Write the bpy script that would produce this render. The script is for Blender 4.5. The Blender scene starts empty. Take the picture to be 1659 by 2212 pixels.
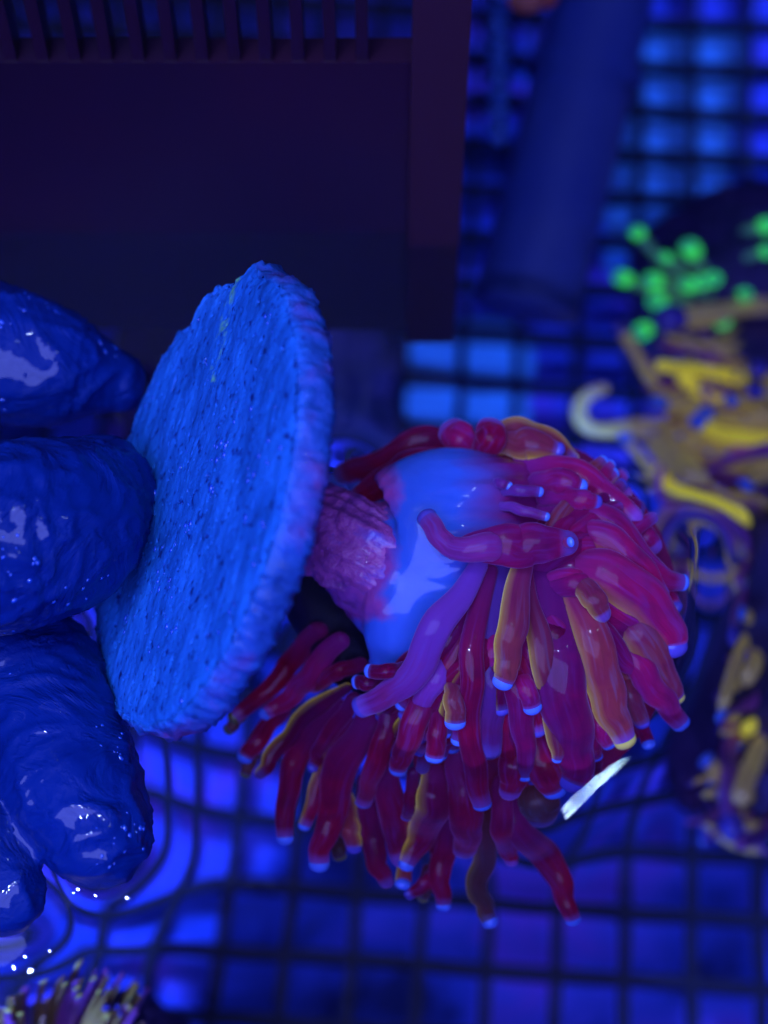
import bpy, math, random
import numpy as np
from mathutils import Vector, Matrix, noise
from mathutils.kdtree import KDTree

random.seed(7); np.random.seed(7)
S = bpy.context.scene
MM = 0.001
# ---------------------------------------------------------------- camera
PITCH = math.radians(58.0)                 # looking down into the tank
FPX = 1106 / math.tan(math.radians(16))    # focal length in photo units (photo = 1659 x 2212 units)
FWD = np.array([0, math.cos(PITCH), -math.sin(PITCH)])
RGT = np.array([1.0, 0, 0])
UP = np.array([0, math.sin(PITCH), math.cos(PITCH)])
CAM_H = 201 * (math.sin(PITCH) + math.cos(PITCH) * (1250 - 1106) / FPX)   # height above the water, mm
CAM = np.array([0, -201 * math.cos(PITCH), CAM_H])
cd = bpy.data.cameras.new("camera"); cam = bpy.data.objects.new("camera", cd)
S.collection.objects.link(cam); S.camera = cam
cam.location = CAM * MM
cam.rotation_euler = (math.pi / 2 - PITCH, 0, 0)
cd.sensor_fit = 'VERTICAL'; cd.sensor_height = 24; cd.lens = 12 / math.tan(math.radians(16))
cd.clip_start = 0.01; cd.clip_end = 20
cd.dof.use_dof = True; cd.dof.focus_distance = 0.181; cd.dof.aperture_fstop = 10.0
# ---------------------------------------------------------------- world, lamps, exposure
W = bpy.data.worlds.new("World"); S.world = W; W.use_nodes = True
bg = W.node_tree.nodes['Background']; bg.inputs[0].default_value = (0.06, 0.11, 1.0, 1); bg.inputs[1].default_value = 0.14
LC = (0.24, 0.30, 1.0)
def area(name, loc, target, sx, sy, power, color=LC):
    l = bpy.data.lights.new(name, 'AREA'); l.shape = 'RECTANGLE'; l.size = sx * MM; l.size_y = sy * MM
    l.energy = power; l.color = color
    o = bpy.data.objects.new(name, l); S.collection.objects.link(o)
    o.location = Vector(loc) * MM
    o.rotation_euler = (Vector(target) - Vector(loc)).to_track_quat('-Z', 'Y').to_euler()
    return o
area('aquarium_lamp', (-130, -330, 480), (0, 10, 0), 700, 420, 8.5)
tube = area('aquarium_tube_lamp', (147, -7, 312), (24.8, -28.7, 0), 18, 5.5, .026, (.5, .75, 1))
zz = Vector((147 - 24.8, -7 + 28.7, 312)).normalized(); xx = Vector((.83, .55, 0)); xx = (xx - zz * xx.dot(zz)).normalized(); yy = zz.cross(xx)
tube.rotation_euler = Matrix((xx, yy, zz)).transposed().to_euler()
def spot(name, loc, target, power, ang, soft=6):
    l = bpy.data.lights.new(name, 'SPOT'); l.energy = power; l.color = (.10, .26, 1.0); l.spot_size = math.radians(ang); l.spot_blend = .6; l.shadow_soft_size = soft * MM
    o = bpy.data.objects.new(name, l); S.collection.objects.link(o); o.location = Vector(loc) * MM
    o.rotation_euler = (Vector(target) - Vector(loc)).to_track_quat('-Z', 'Y').to_euler()
spot('added_fill_spot', (14, 2, -34), (17, 96, -176), .9, 38, 2)  # added underwater fill, tucked below the coral to brighten the near plate
spot('added_fill_spot', (190, 200, -25), (95, 190, -176), 1.2, 36)  # added underwater fill brightening the upper right plate
spot('added_fill_spot', (-150, -110, -15), (4, -14, -176), 3.8, 52)  # added underwater fill that brightens the tank floor
for x, y, p in ((-92, -98, .09), (-66, -70, .05), (-52, -124, .07), (2, -66, .03)):
    l = bpy.data.lights.new('lamp_diode', 'POINT'); l.energy = p * 13.0; l.color = (0.45, 0.62, 1.0); l.shadow_soft_size = 3.2 * MM
    o = bpy.data.objects.new('lamp_diode', l); S.collection.objects.link(o); o.location = (x * MM, y * MM, 0.42)
S.view_settings.view_transform = 'Standard'; S.view_settings.look = 'None'
S.view_settings.exposure = 0.0; S.view_settings.gamma = 1.0
S.render.engine = 'CYCLES'
S.cycles.use_denoising = True
S.cycles.max_bounces = 10; S.cycles.transmission_bounces = 8; S.cycles.diffuse_bounces = 3; S.cycles.glossy_bounces = 4
S.cycles.sample_clamp_indirect = 4.0; S.cycles.blur_glossy = 0.2
S.cycles.caustics_refractive = True; S.cycles.caustics_reflective = False

# ---------------------------------------------------------------- helpers
def norm(v):
    v = np.asarray(v, float); return v / max(1e-9, np.linalg.norm(v))
def ray(u, v): return FWD + RGT * (u - 829.5) / FPX + UP * (1106 - v) / FPX
def water_d(u, v):
    return CAM[2] / -ray(u, v)[2]
def P(u, v, d):
    """Point d mm in front of the camera; below the water it is put where the bent ray meets that height."""
    r = ray(u, v); p = CAM + r * d
    if p[2] >= 0: return p
    w = CAM + r * water_d(u, v)
    i = norm(r); n = np.array([0, 0, 1.0]); e = 1 / 1.33; c = -i @ n
    t = e * i + (e * c - math.sqrt(1 - e * e * (1 - c * c))) * n
    return w + t * (p[2] / t[2])
def PZ(u, v, z):
    r = ray(u, v); return P(u, v, (z - CAM[2]) / r[2])
def link(o, parent=None):
    S.collection.objects.link(o)
    if parent is not None: o.parent = parent
    return o
def mesh_obj(name, verts, faces, mat, parent=None, smooth=True, attrs=None):
    m = bpy.data.meshes.new(name)
    m.from_pydata((np.asarray(verts, float) * MM).tolist(), [], faces if isinstance(faces, list) else faces.tolist())
    if smooth: m.polygons.foreach_set('use_smooth', [True] * len(m.polygons))
    for k, a in (attrs or {}).items():
        at = m.attributes.new(k, 'FLOAT', 'POINT'); at.data.foreach_set('value', np.asarray(a, np.float32))
    m.materials.append(mat); m.update()
    return link(bpy.data.objects.new(name, m), parent)
def thing(name, label, cat, group=None):
    o = bpy.data.objects.new(name, None); o.empty_display_size = 0.01; link(o); return tag(o, label, cat, group)
def tag(o, label, cat, group=None):
    o['label'] = label; o['category'] = cat
    if group: o['group'] = group
    return o
def catmull(pts, n):
    pts = np.asarray(pts, float)
    if len(pts) == 2: return pts[0] + (pts[1] - pts[0]) * np.linspace(0, 1, n)[:, None]
    q = np.vstack([2 * pts[0] - pts[1], pts, 2 * pts[-1] - pts[-2]])
    out = []
    for t in np.linspace(0, len(pts) - 1 - 1e-6, n):
        i = int(t); f = t - i; a, b, c, d = q[i:i + 4]
        out.append(.5 * ((2 * b) + (c - a) * f + (2 * a - 5 * b + 4 * c - d) * f * f + (3 * b - a - 3 * c + d) * f ** 3))
    return np.array(out)
def tube_data(pts, rad, n=24, segs=16, cap0=True, cap1=False, flat=1.0, wob=0.0, seed=0):
    """Rings along a curve; angle 0 is the side that lies to the right of the curve as seen in the photo."""
    C = catmull(pts, n); R = np.interp(np.linspace(0, 1, n), np.linspace(0, 1, len(rad)), rad)
    T = np.gradient(C, axis=0); T /= np.linalg.norm(T, axis=1)[:, None] + 1e-9
    rows = []; ts = []
    def frame(t):
        s = np.cross(t, FWD)
        if np.linalg.norm(s) < 1e-3: s = RGT
        s = norm(s); return s, np.cross(s, t)
    rows_c = [(C[i], T[i], R[i], i / (n - 1)) for i in range(n)]
    if cap0:
        pre = [(C[0] - T[0] * R[0] * math.sin(a), T[0], R[0] * math.cos(a), 0) for a in np.linspace(1.5, .3, 4)]; rows_c = pre + rows_c
    if cap1:
        rows_c += [(C[-1] + T[-1] * R[-1] * math.sin(a), T[-1], R[-1] * math.cos(a), 1) for a in np.linspace(.25, 1.52, 6)]
    V = []; st = []; tl = []
    ang = np.arange(segs) * 2 * math.pi / segs
    for k, (c, t, r, l) in enumerate(rows_c):
        s, b = frame(t)
        for a in ang:
            rr = r
            if wob: rr = r * (1 + wob * noise.noise(Vector((math.cos(a) * 1.3 + seed * 7.1, math.sin(a) * 1.3, l * 2.2 + seed))))
            V.append(c + s * rr * math.cos(a) + b * rr * flat * math.sin(a)); st.append(math.cos(a)); tl.append(l)
    F = []
    for i in range(len(rows_c) - 1):
        for j in range(segs):
            j2 = (j + 1) % segs
            F.append((i * segs + j, i * segs + j2, (i + 1) * segs + j2, (i + 1) * segs + j))
    if cap0: F.append(tuple(range(segs - 1, -1, -1)))
    if cap1: F.append(tuple(range((len(rows_c) - 1) * segs, len(rows_c) * segs)))
    return V, F, st, tl, (C[-1], T[-1], R[-1], frame(T[-1]))
def cap_data(end, segs=16, lift=1.0, flat=1.0, band=.35):
    c, t, r, (s, b) = end
    V = []; F = []
    rows = [(c, r * 1.0)] + [(c + t * r * band, r * 1.03)] + [(c + t * r * (band + lift * math.sin(a)), r * 1.03 * math.cos(a)) for a in np.linspace(.25, 1.53, 7)]
    ang = np.arange(segs) * 2 * math.pi / segs
    for cc, rr in rows:
        for a in ang: V.append(cc + s * rr * math.cos(a) + b * rr * flat * math.sin(a))
    for i in range(len(rows) - 1):
        for j in range(segs):
            j2 = (j + 1) % segs; F.append((i * segs + j, i * segs + j2, (i + 1) * segs + j2, (i + 1) * segs + j))
    F.append(tuple(range((len(rows) - 1) * segs, len(rows) * segs)))
    return V, F
def box_data(cx, cy, cz, sx, sy, sz):
    V = [(cx + a * sx / 2, cy + b * sy / 2, cz + c * sz / 2) for c in (-1, 1) for b in (-1, 1) for a in (-1, 1)]
    return V, [(0, 2, 3, 1), (4, 5, 7, 6), (0, 1, 5, 4), (2, 6, 7, 3), (0, 4, 6, 2), (1, 3, 7, 5)]
def fbm(p, s, o=4):
    return noise.fractal(Vector(p) * s, 1.0, 2.0, o)

# ---------------------------------------------------------------- materials
def mat(name, color, rough=.5, **kw):
    m = bpy.data.materials.new(name); m.use_nodes = True
    b = m.node_tree.nodes['Principled BSDF']; b.inputs['Base Color'].default_value = (*color, 1); b.inputs['Roughness'].default_value = rough
    for k, v in kw.items(): b.inputs[k.replace('_', ' ')].default_value = v
    return m
def nd(m, t, **kw):
    n = m.node_tree.nodes.new(t)
    for k, v in kw.items(): setattr(n, k, v)
    return n
def ramp(m, fac, stops):
    r = nd(m, 'ShaderNodeValToRGB'); e = r.color_ramp.elements
    while len(e) < len(stops): e.new(.5)
    for x, (p, c) in zip(e, stops): x.position = p; x.color = (*c, 1)
    m.node_tree.links.new(fac, r.inputs[0]); return r.outputs[0]
def tex(m, scale, detail=4, rough=.55, dist=0.0, coord='Object'):
    tc = nd(m, 'ShaderNodeTexCoord'); n = nd(m, 'ShaderNodeTexNoise')
    n.inputs['Scale'].default_value = scale; n.inputs['Detail'].default_value = detail; n.inputs['Roughness'].default_value = rough; n.inputs['Distortion'].default_value = dist
    m.node_tree.links.new(tc.outputs[coord], n.inputs['Vector']); return n.outputs['Fac']
def mixc(m, fac, a, b, mode='MIX'):
    x = nd(m, 'ShaderNodeMix', data_type='RGBA', blend_type=mode)
    L = m.node_tree.links
    for sock, val in ((x.inputs[0], fac), (x.inputs[6], a), (x.inputs[7], b)):
        if isinstance(val, bpy.types.NodeSocket): L.new(val, sock)
        elif isinstance(val, tuple): sock.default_value = (*val, 1)
        else: sock.default_value = val
    return x.outputs[2]
def bump(m, h, strength, dist):
    b = nd(m, 'ShaderNodeBump'); b.inputs['Strength'].default_value = strength; b.inputs['Distance'].default_value = dist * MM
    m.node_tree.links.new(h, b.inputs['Height'])
    m.node_tree.links.new(b.outputs[0], m.node_tree.nodes['Principled BSDF'].inputs['Normal']); return b
def setc(m, c): m.node_tree.links.new(c, m.node_tree.nodes['Principled BSDF'].inputs['Base Color'])
def attr(m, name):
    return nd(m, 'ShaderNodeAttribute', attribute_name=name).outputs['Fac']

def flesh_mat(name, base, deep, root, stripe, stripe_emit=0.0, rootlen=.35, sss=.85, rough=.42):
    """Coral tentacle skin: pigment changes from root to tip, a fluorescent stripe along one flank."""
    m = mat(name, base, rough); L = m.node_tree.links; b = m.node_tree.nodes['Principled BSDF']
    n = tex(m, 260, 3, .5, .4)
    c = mixc(m, ramp(m, n, [(.35, (0, 0, 0)), (.68, (1, 1, 1))]), deep, base)
    cx_ = nd(m, 'ShaderNodeCombineXYZ'); oj = nd(m, 'ShaderNodeObjectInfo'); ml = nd(m, 'ShaderNodeMath', operation='MULTIPLY'); ml.inputs[1].default_value = 37
    L.new(oj.outputs['Random'], ml.inputs[0]); L.new(attr(m, 'ca'), cx_.inputs[0]); L.new(attr(m, 'tl'), cx_.inputs[1]); L.new(ml.outputs[0], cx_.inputs[2])
    sn_ = nd(m, 'ShaderNodeTexNoise'); sn_.inputs['Scale'].default_value = 2.6; sn_.inputs['Detail'].default_value = 3; sn_.inputs['Distortion'].default_value = .8; L.new(cx_.outputs[0], sn_.inputs['Vector'])
    c = mixc(m, ramp(m, sn_.outputs['Fac'], [(.5, (0, 0, 0)), (.72, (.65, .65, .65))]), c, (base[0] * .7, base[1] * 2 + .008, base[2] * 1.5 + .07))
    c = mixc(m, ramp(m, sn_.outputs['Fac'], [(.26, (.6, .6, .6)), (.44, (0, 0, 0))]), c, (base[0] * .45, base[1] * .5, base[2] * .5))
    rr = ramp(m, attr(m, 'tl'), [(0, (1, 1, 1)), (rootlen, (0, 0, 0))])
    c = mixc(m, rr, c, root)
    c = mixc(m, ramp(m, attr(m, 'tl'), [(.9, (0, 0, 0)), (1, (.55, .55, .55))]), c, (.10, .06, .42))
    oi = nd(m, 'ShaderNodeObjectInfo'); hv = nd(m, 'ShaderNodeHueSaturation')
    mr = nd(m, 'ShaderNodeMapRange'); mr.inputs[3].default_value = .488; mr.inputs[4].default_value = .51; L.new(oi.outputs['Random'], mr.inputs[0]); L.new(mr.outputs[0], hv.inputs['Hue'])
    mv = nd(m, 'ShaderNodeMapRange'); mv.inputs[3].default_value = .7; mv.inputs[4].default_value = 1.3; L.new(oi.outputs['Random'], mv.inputs[0]); L.new(mv.outputs[0], hv.inputs['Value'])
    L.new(c, hv.inputs['Color']); c = hv.outputs[0]
    if stripe is not None:
        s = ramp(m, attr(m, 'st'), [(.35, (0, 0, 0)), (.8, (.13, .13, .13)), (.93, (.32, .32, .32)), (1.0, (1, 1, 1))])
        wv = ramp(m, tex(m, 120, 2), [(.2, (.5, .5, .5)), (.5, (1, 1, 1))])
        s = mixc(m, 1.0, s, wv, 'MULTIPLY')
        c = mixc(m, s, c, stripe)
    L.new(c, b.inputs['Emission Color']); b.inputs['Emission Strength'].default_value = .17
    L.new(c, b.inputs['Base Color'])
    b.inputs['Subsurface Weight'].default_value = sss; b.inputs['Subsurface Radius'].default_value = (1.0, .5, .8); b.inputs['Subsurface Scale'].default_value = 1.6 * MM
    b.inputs['Sheen Weight'].default_value = .25; b.inputs['Sheen Tint'].default_value = (.45, .3, 1, 1); b.inputs['Sheen Roughness'].default_value = .4
    b.inputs['Coat Weight'].default_value = .18; b.inputs['Coat Roughness'].default_value = .025; b.inputs['Specular IOR Level'].default_value = .03
    bump(m, tex(m, 700, 3), .12, .4)
    return m
RED = (.145, .0015, .030); MAG = (.21, .0035, .066); DARK = (.14, .003, .03)
YEL = (.95, .75, .02)
M_RED = flesh_mat('maroon_tentacle_skin', RED, (.080, .0013, .028), (.085, .005, .075), None)
M_REDY = flesh_mat('maroon_tentacle_skin_with_yellow_flank', RED, (.080, .0013, .028), (.09, .005, .065), YEL, .22)
M_MAG = flesh_mat('magenta_tentacle_skin', MAG, (.12, .004, .07), (.12, .008, .13), None)
M_MAGY = flesh_mat('magenta_tentacle_skin_with_yellow_flank', MAG, (.13, .005, .065), (.13, .009, .10), (.75, .5, .05), .10)
M_GOLD = flesh_mat('golden_tentacle_skin', (.17, .022, .04), (.13, .010, .045), (.14, .008, .075), YEL, .10)
M_OLIVE = flesh_mat('dark_olive_tentacle_skin', (.09, .022, .035), (.05, .02, .03), (.10, .02, .05), (.3, .22, .02), 0)
M_VIOL = flesh_mat('violet_translucent_tentacle_skin', (.11, .009, .09), (.09, .010, .13), (.085, .026, .26), None, rootlen=.8)
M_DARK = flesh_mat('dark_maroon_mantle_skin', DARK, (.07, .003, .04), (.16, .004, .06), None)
M_TIP = mat('pale_blue_tentacle_tip', (.10, .20, .80), .25, Subsurface_Weight=.4, Subsurface_Scale=1.2 * MM)
M_TIPV = mat('violet_tentacle_tip', (.09, .06, .42), .25, Subsurface_Weight=.4, Subsurface_Scale=1.2 * MM)
M_TIPG = mat('olive_tentacle_tip', (.18, .16, .04), .3, Subsurface_Weight=.3, Subsurface_Scale=1.2 * MM)
M_TIPY = mat('yellow_tentacle_tip', (.75, .6, .12), .3, Subsurface_Weight=.3, Subsurface_Scale=1.2 * MM)
M_ARM = flesh_mat('rosy_violet_tentacle_skin', (.23, .022, .19), (.18, .022, .22), (.15, .010, .11), None)
TIPS = {'b': M_TIP, 'v': M_TIPV, 'g': M_TIPG, 'y': M_TIPY}

# ---------------------------------------------------------------- setting: tank floor
FLOOR_Z = -190.0
m = mat('pale_tank_floor', (.05, .1, .6), .8)
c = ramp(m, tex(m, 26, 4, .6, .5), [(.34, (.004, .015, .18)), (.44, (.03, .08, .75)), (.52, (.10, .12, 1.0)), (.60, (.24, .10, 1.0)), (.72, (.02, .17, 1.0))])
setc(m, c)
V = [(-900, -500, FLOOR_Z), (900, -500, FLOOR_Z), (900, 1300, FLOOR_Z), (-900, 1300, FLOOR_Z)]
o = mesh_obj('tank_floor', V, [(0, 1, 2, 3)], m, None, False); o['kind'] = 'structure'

# grid rack: every bar a part
M_BAR = mat('dark_rack_plastic', (.002, .003, .03), .6)
rack = thing('grid_rack', 'dark plastic grid rack with square openings lying over the tank floor', 'rack')
RZ = -172.0; PITCHG = 11.6; rot = math.radians(-4.5)
rack.location = Vector((0, 60, RZ)) * MM; rack.rotation_euler = (0, 0, rot)
mx = bpy.data.meshes.new('bar'); v, f = box_data(0, 0, 0, 1.9, 560, 3.6); mx.from_pydata([tuple(np.array(p) * MM) for p in v], [], f); mx.materials.append(M_BAR)
my = bpy.data.meshes.new('bar'); v, f = box_data(0, 0, 0, 420, 1.9, 3.6); my.from_pydata([tuple(np.array(p) * MM) for p in v], [], f); my.materials.append(M_BAR)
for i in range(-17, 18):
    b = link(bpy.data.objects.new('bar', mx), rack); b.location = (i * PITCHG * MM, 0, 0)
for i in range(-23, 24):
    b = link(bpy.data.objects.new('bar', my), rack); b.location = (0, i * PITCHG * MM, .9 * MM)
# pale plates put in as the brighter patches seen through the rack
M_PLATE = mat('pale_plate_surface', (.10, .42, 1.0), .5)
def slab(name, corners, z, h, label, cat, bev=.25):
    pts = [PZ(u, v, z) for u, v in corners]; pts = [p[:2] for p in pts]
    n = len(pts); out = []
    for i in range(n):                      # rounded corners
        a, b, c = np.array(pts[i - 1]), np.array(pts[i]), np.array(pts[(i + 1) % n])
        for t in np.linspace(0, 1, 5):
            p0 = b + (a - b) * bev; p1 = b + (c - b) * bev
            out.append((1 - t) ** 2 * p0 + 2 * t * (1 - t) * b + t * t * p1)
    k = len(out)
    V = [(p[0], p[1], z - h) for p in out] + [(p[0], p[1], z) for p in out]
    F = [tuple(range(k, 2 * k))] + [(i, (i + 1) % k, k + (i + 1) % k, k + i) for i in range(k)]
    return tag(mesh_obj(name, V, F, M_PLATE, None, False), label, cat)
slab('pale_plate', [(860, 960), (1140, 960), (1160, 740), (1100, 690), (930, 690), (870, 740)], -176.0, 8, 'bright pale tile under the rack between the dark box and the coral', 'plate')
slab('pale_plate', [(1300, 560), (1570, 560), (1600, 60), (1360, 60)], -176.0, 8, 'long pale tile under the rack at the upper right beside the pipe', 'plate', .12)

# ---------------------------------------------------------------- overflow box with a comb of teeth
M_BOX = mat('dark_purple_acrylic', (.030, .002, .035), .45)
setc(M_BOX, ramp(M_BOX, tex(M_BOX, 18, 3), [(.35, (.006, .0004, .012)), (.65, (.016, .0008, .012))]))
M_BOXE = mat('dark_purple_acrylic_edge', (.024, .0008, .013), .6)
box = thing('overflow_box', 'dark purple plastic overflow box with a comb of teeth along its top', 'overflow box')
base = PZ(700, 712, -30); yb = base[1]
xr = PZ(985, 640, 0)[0] * 1.06; xl = -190.0
def zat(v):                                   # height on the box front that shows at photo row v
    r = ray(400, v); d = (yb - CAM[1]) / r[1]; return CAM[2] + r[2] * d
ztop = zat(135); ztip = zat(-120)
v, f = box_data((xl + xr) / 2, yb + 2, (ztop - 30) / 2, xr - xl, 4, ztop + 30); fpanel = mesh_obj('front_panel', v, f, M_BOX, box, False)
v, f = box_data(xr - 3.2, yb - 1.2, (ztip - 30) / 2 , 6.4, 2, ztip + 30); mesh_obj('corner_post', v, f, M_BOXE, box, False)
v, f = box_data((xl + xr) / 2 - 1, yb + 55, (ztop + 20 - 8) / 2, xr - xl, 4, ztop + 20 + 8); mesh_obj('back_panel', v, f, mat('dim_blue_acrylic', (.004, .005, .07), .5), box, False)
v, f = box_data(xr - 2, yb + 30, (ztip - 29) / 2, 4, 46, ztip + 29); mesh_obj('side_panel', v, f, M_BOX, box, False)
pitch_t = 69 / FPX * np.linalg.norm(CAM - np.array([0, yb, ztop])) * .97
tm = None
for i in range(0, 26):
    x = xr - 12 - i * pitch_t
    if tm is None:
        v, f = box_data(0, 0, 0, pitch_t * .38, 3.6, ztip - ztop + 2)
        t = mesh_obj('tooth', v, f, M_BOX, box, False); tm = t.data
    else: t = link(bpy.data.objects.new('tooth', tm), box)
    t.location = (x * MM, (yb + 2) * MM, (ztop + ztip) / 2 * MM)

# ---------------------------------------------------------------- pipe, airline, orange knob
M_PIPE = mat('cloudy_blue_pipe_plastic', (.03, .05, .2), .6)
setc(M_PIPE, ramp(M_PIPE, tex(M_PIPE, 14, 3), [(.35, (.03, .06, .32)), (.5, (.07, .10, .32)), (.66, (.12, .26, .18))]))
pipe = thing('return_pipe', 'thick cloudy blue pipe slanting down into the water behind the coral', 'pipe')
p0, p1 = P(1345, -160, 330), P(1152, 600, 305)
v, f, *_ = tube_data([p0, p1, p1 + (p1 - p0) * .03], [8.2, 8.2, 8.2], 12, 32, True, True); mesh_obj('tube', v, f, M_PIPE, pipe)
a = p0 + (p1 - p0) * .42
v, f, *_ = tube_data([a, a + (p1 - p0) * .05], [9.4, 9.4], 3, 32, False, False); mesh_obj('collar', v, f, M_PIPE, pipe)
M_AIR = mat('blue_ribbed_tube', (.04, .14, .5), .35)
pts = [P(1078, v, 288) for v in np.linspace(-60, 300, 60)]
rads = [1.6 + .45 * math.sin(i * 1.05) for i in range(60)]
v, f, *_ = tube_data(pts, rads, 120, 14, True, True)
tag(mesh_obj('airline_tube', v, f, M_AIR), 'thin ribbed blue air tube hanging straight down left of the pipe', 'tube')
M_ORG = mat('orange_shell', (.6, .10, .04), .3)
sn = thing('sea_snail', 'small orange snail shell cut by the top edge of the picture', 'snail')
c0 = P(1142, -4, 275); pts = []; rad = []
for k in range(30):
    a = k * .42; r = 2.6 * (1 - k / 34); pts.append(c0 + RGT * r * math.cos(a) + UP * r * math.sin(a) * .8 - FWD * k * .09); rad.append(1.9 * (1 - k / 36))
v, f, *_ = tube_data(pts, rad, 90, 14, True, True); mesh_obj('shell', v, f, M_ORG, sn)
v, f, *_ = tube_data([c0 - RGT * 4.6 + UP * 1.5, c0 - RGT * 2.2 + UP * .3], [1.6, 2.0], 6, 14, True, True); mesh_obj('foot', v, f, M_TIP, sn)

# ---------------------------------------------------------------- the coral frag: disc, stem, flesh, tentacles
frag = thing('coral_frag', 'maroon torch coral with drooping tentacles glued to a pale round porous disc', 'coral')
# --- disc
M_DISC = mat('wet_porous_ceramic', (.02, .16, .9), .55)  # blue lamp tint is put into the ceramic's base colours
n1 = tex(M_DISC, 130, 6, .7); n2 = tex(M_DISC, 900, 3, .6); n3 = tex(M_DISC, 30, 3, .5)
c = ramp(M_DISC, n1, [(.26, (.004, .055, .24)), (.42, (.008, .10, .42)), (.56, (.012, .13, .52)), (.75, (.025, .20, .72))])
c = mixc(M_DISC, ramp(M_DISC, n2, [(.30, (1, 1, 1)), (.42, (0, 0, 0))]), c, (.003, .012, .14))
cx_ = nd(M_DISC, 'ShaderNodeCombineXYZ'); M_DISC.node_tree.links.new(attr(M_DISC, 'sx'), cx_.inputs[0]); M_DISC.node_tree.links.new(attr(M_DISC, 'sy'), cx_.inputs[1])
sn_ = nd(M_DISC, 'ShaderNodeTexNoise'); sn_.inputs['Scale'].default_value = 1.4; sn_.inputs['Detail'].default_value = 6; sn_.inputs['Roughness'].default_value = .65; sn_.inputs['Distortion'].default_value = .5; M_DISC.node_tree.links.new(cx_.outputs[0], sn_.inputs['Vector'])
c = mixc(M_DISC, 1.0, c, ramp(M_DISC, sn_.outputs['Fac'], [(.32, (.58, .58, .6)), (.5, (.95, .95, .95)), (.7, (1.2, 1.25, 1.1))]), 'MULTIPLY')
c = mixc(M_DISC, attr(M_DISC, 'rim'), c, ramp(M_DISC, tex(M_DISC, 160, 4, .6), [(.32, (.004, .02, .12)), (.48, (.015, .06, .32)), (.6, (.06, .05, .30)), (.72, (.16, .02, .14))]))
g = nd(M_DISC, 'ShaderNodeMath', operation='MULTIPLY'); M_DISC.node_tree.links.new(attr(M_DISC, 'green'), g.inputs[0]); M_DISC.node_tree.links.new(ramp(M_DISC, tex(M_DISC, 620, 4), [(.52, (0, 0, 0)), (.66, (1, 1, 1))]), g.inputs[1])
c = mixc(M_DISC, g.outputs[0], c, (.10, .34, .22))
setc(M_DISC, c); bump(M_DISC, n2, .5, .45)
M_DISC.node_tree.nodes['Principled BSDF'].inputs['Coat Weight'].default_value = .08; M_DISC.node_tree.nodes['Principled BSDF'].inputs['Specular IOR Level'].default_value = .2
th = math.radians(63); tl = math.radians(15.5)
mj = RGT * math.sin(tl) + UP * math.cos(tl); pp = RGT * math.cos(tl) - UP * math.sin(tl)
kk = math.cos(th) * pp - math.sin(th) * FWD; nn = -math.sin(th) * pp - math.cos(th) * FWD
DC = P(402, 1074, 180); DR = 23.2; DT = 4.1
NA, NR = 420, 150
def outline(a):                                # a measured from the top of the major axis towards the near right edge
    r = 1 + .012 * noise.noise(Vector((math.cos(a) * 2, math.sin(a) * 2, 3.1))) + .016 * noise.noise(Vector((math.cos(a) * 11, math.sin(a) * 11, 1.1))) + .006 * noise.noise(Vector((math.cos(a) * 40, math.sin(a) * 40, 1.1)))
    def bmp(c, w, h):
        d = (a - c + math.pi) % (2 * math.pi) - math.pi; return h * math.exp(-(d / w) ** 2)
    return r + bmp(.0, .065, .05) + bmp(-.22, .10, -.03) + bmp(-.50, .05, .025) + bmp(-.66, .09, -.04) + bmp(-.98, .05, .022) + bmp(.35, .12, .012)
V = []; rim = []; green = []; sx_ = []; sy_ = []
prof = [(i / NR, 0.0, 0) for i in range(NR)]
prof += [(1.0, -.15, .1), (1.012, -.5, .4), (1.022, -1.0, .75), (1.03, -1.6, 1), (1.033, -2.4, 1), (1.03, -3.2, 1), (1.015, -4.0, 1), (.985, -DT, 1), (.8, -DT, 1), (.4, -DT, 1), (.02, -DT, 1)]
for q, h, rm in prof:
    for j in range(NA):
        a = j * 2 * math.pi / NA; r = q * outline(a) * DR
        p = DC + mj * r * math.cos(a) + kk * r * math.sin(a)
        x, y = r * math.cos(a), r * math.sin(a)
        z = h
        if rm == 0:
            edge = max(0, (q - .9) / .1)
            z += .22 * fbm((x, y, 0), .16) + .05 * noise.noise(Vector((x * .25, y * 1.1, 5))) + .035 * fbm((x, y, 7), 1.3) - .5 * edge ** 3
            pit = noise.noise(Vector((x * 2.2, y * 2.2, 9.0)))
            if pit > .52: z -= (pit - .52) * 3.2
            pit = noise.noise(Vector((x * .9, y * 1.4, 2.0)))
            if pit > .62: z -= (pit - .62) * 4
        else:
            s = .28 * noise.noise(Vector((x * .7, y * .7, h * .9))) + .55 * fbm((x, y, h), 1.9, 3)
            p = p + norm(p - DC) * s * (1 if q > .9 else 0)
        V.append(p + nn * z); rim.append(rm * .85); sx_.append(x * .07); sy_.append(y * .55)
        green.append(max(0, 1 - ((y + 3.0 - (22 - x) * .1) / 1.5) ** 2) * (1 if x > 12 else 0))
F = []
for i in range(len(prof) - 1):
    for j in range(NA):
        j2 = (j + 1) % NA
        if i == 0: F.append((0, NA + j, NA + j2)) if j else F.append((0, NA, NA + 1))
        else: F.append((i * NA + j, (i + 1) * NA + j, (i + 1) * NA + j2, i * NA + j2))
disc = mesh_obj('frag_disc', V, F, M_DISC, frag, True, {'rim': rim, 'green': green, 'sx': sx_, 'sy': sy_})
disc['label'] = 'thick pale porous ceramic disc with a bumpy pinkish rim'
DV = np.array(V)
# --- dome the tentacles lie on
def dome(u, v):
    q = max(0, 1 - ((u - 1110) / 470) ** 2 - ((v - 1330) / 500) ** 2)
    return 203 - 18 * math.sqrt(q) + max(0, 1250 - v) * .012
def D(u, v, off=0.0): return P(u, v, dome(u, v) - off)
PX = 192 / FPX                                 # mm per photo unit near the coral
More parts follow.
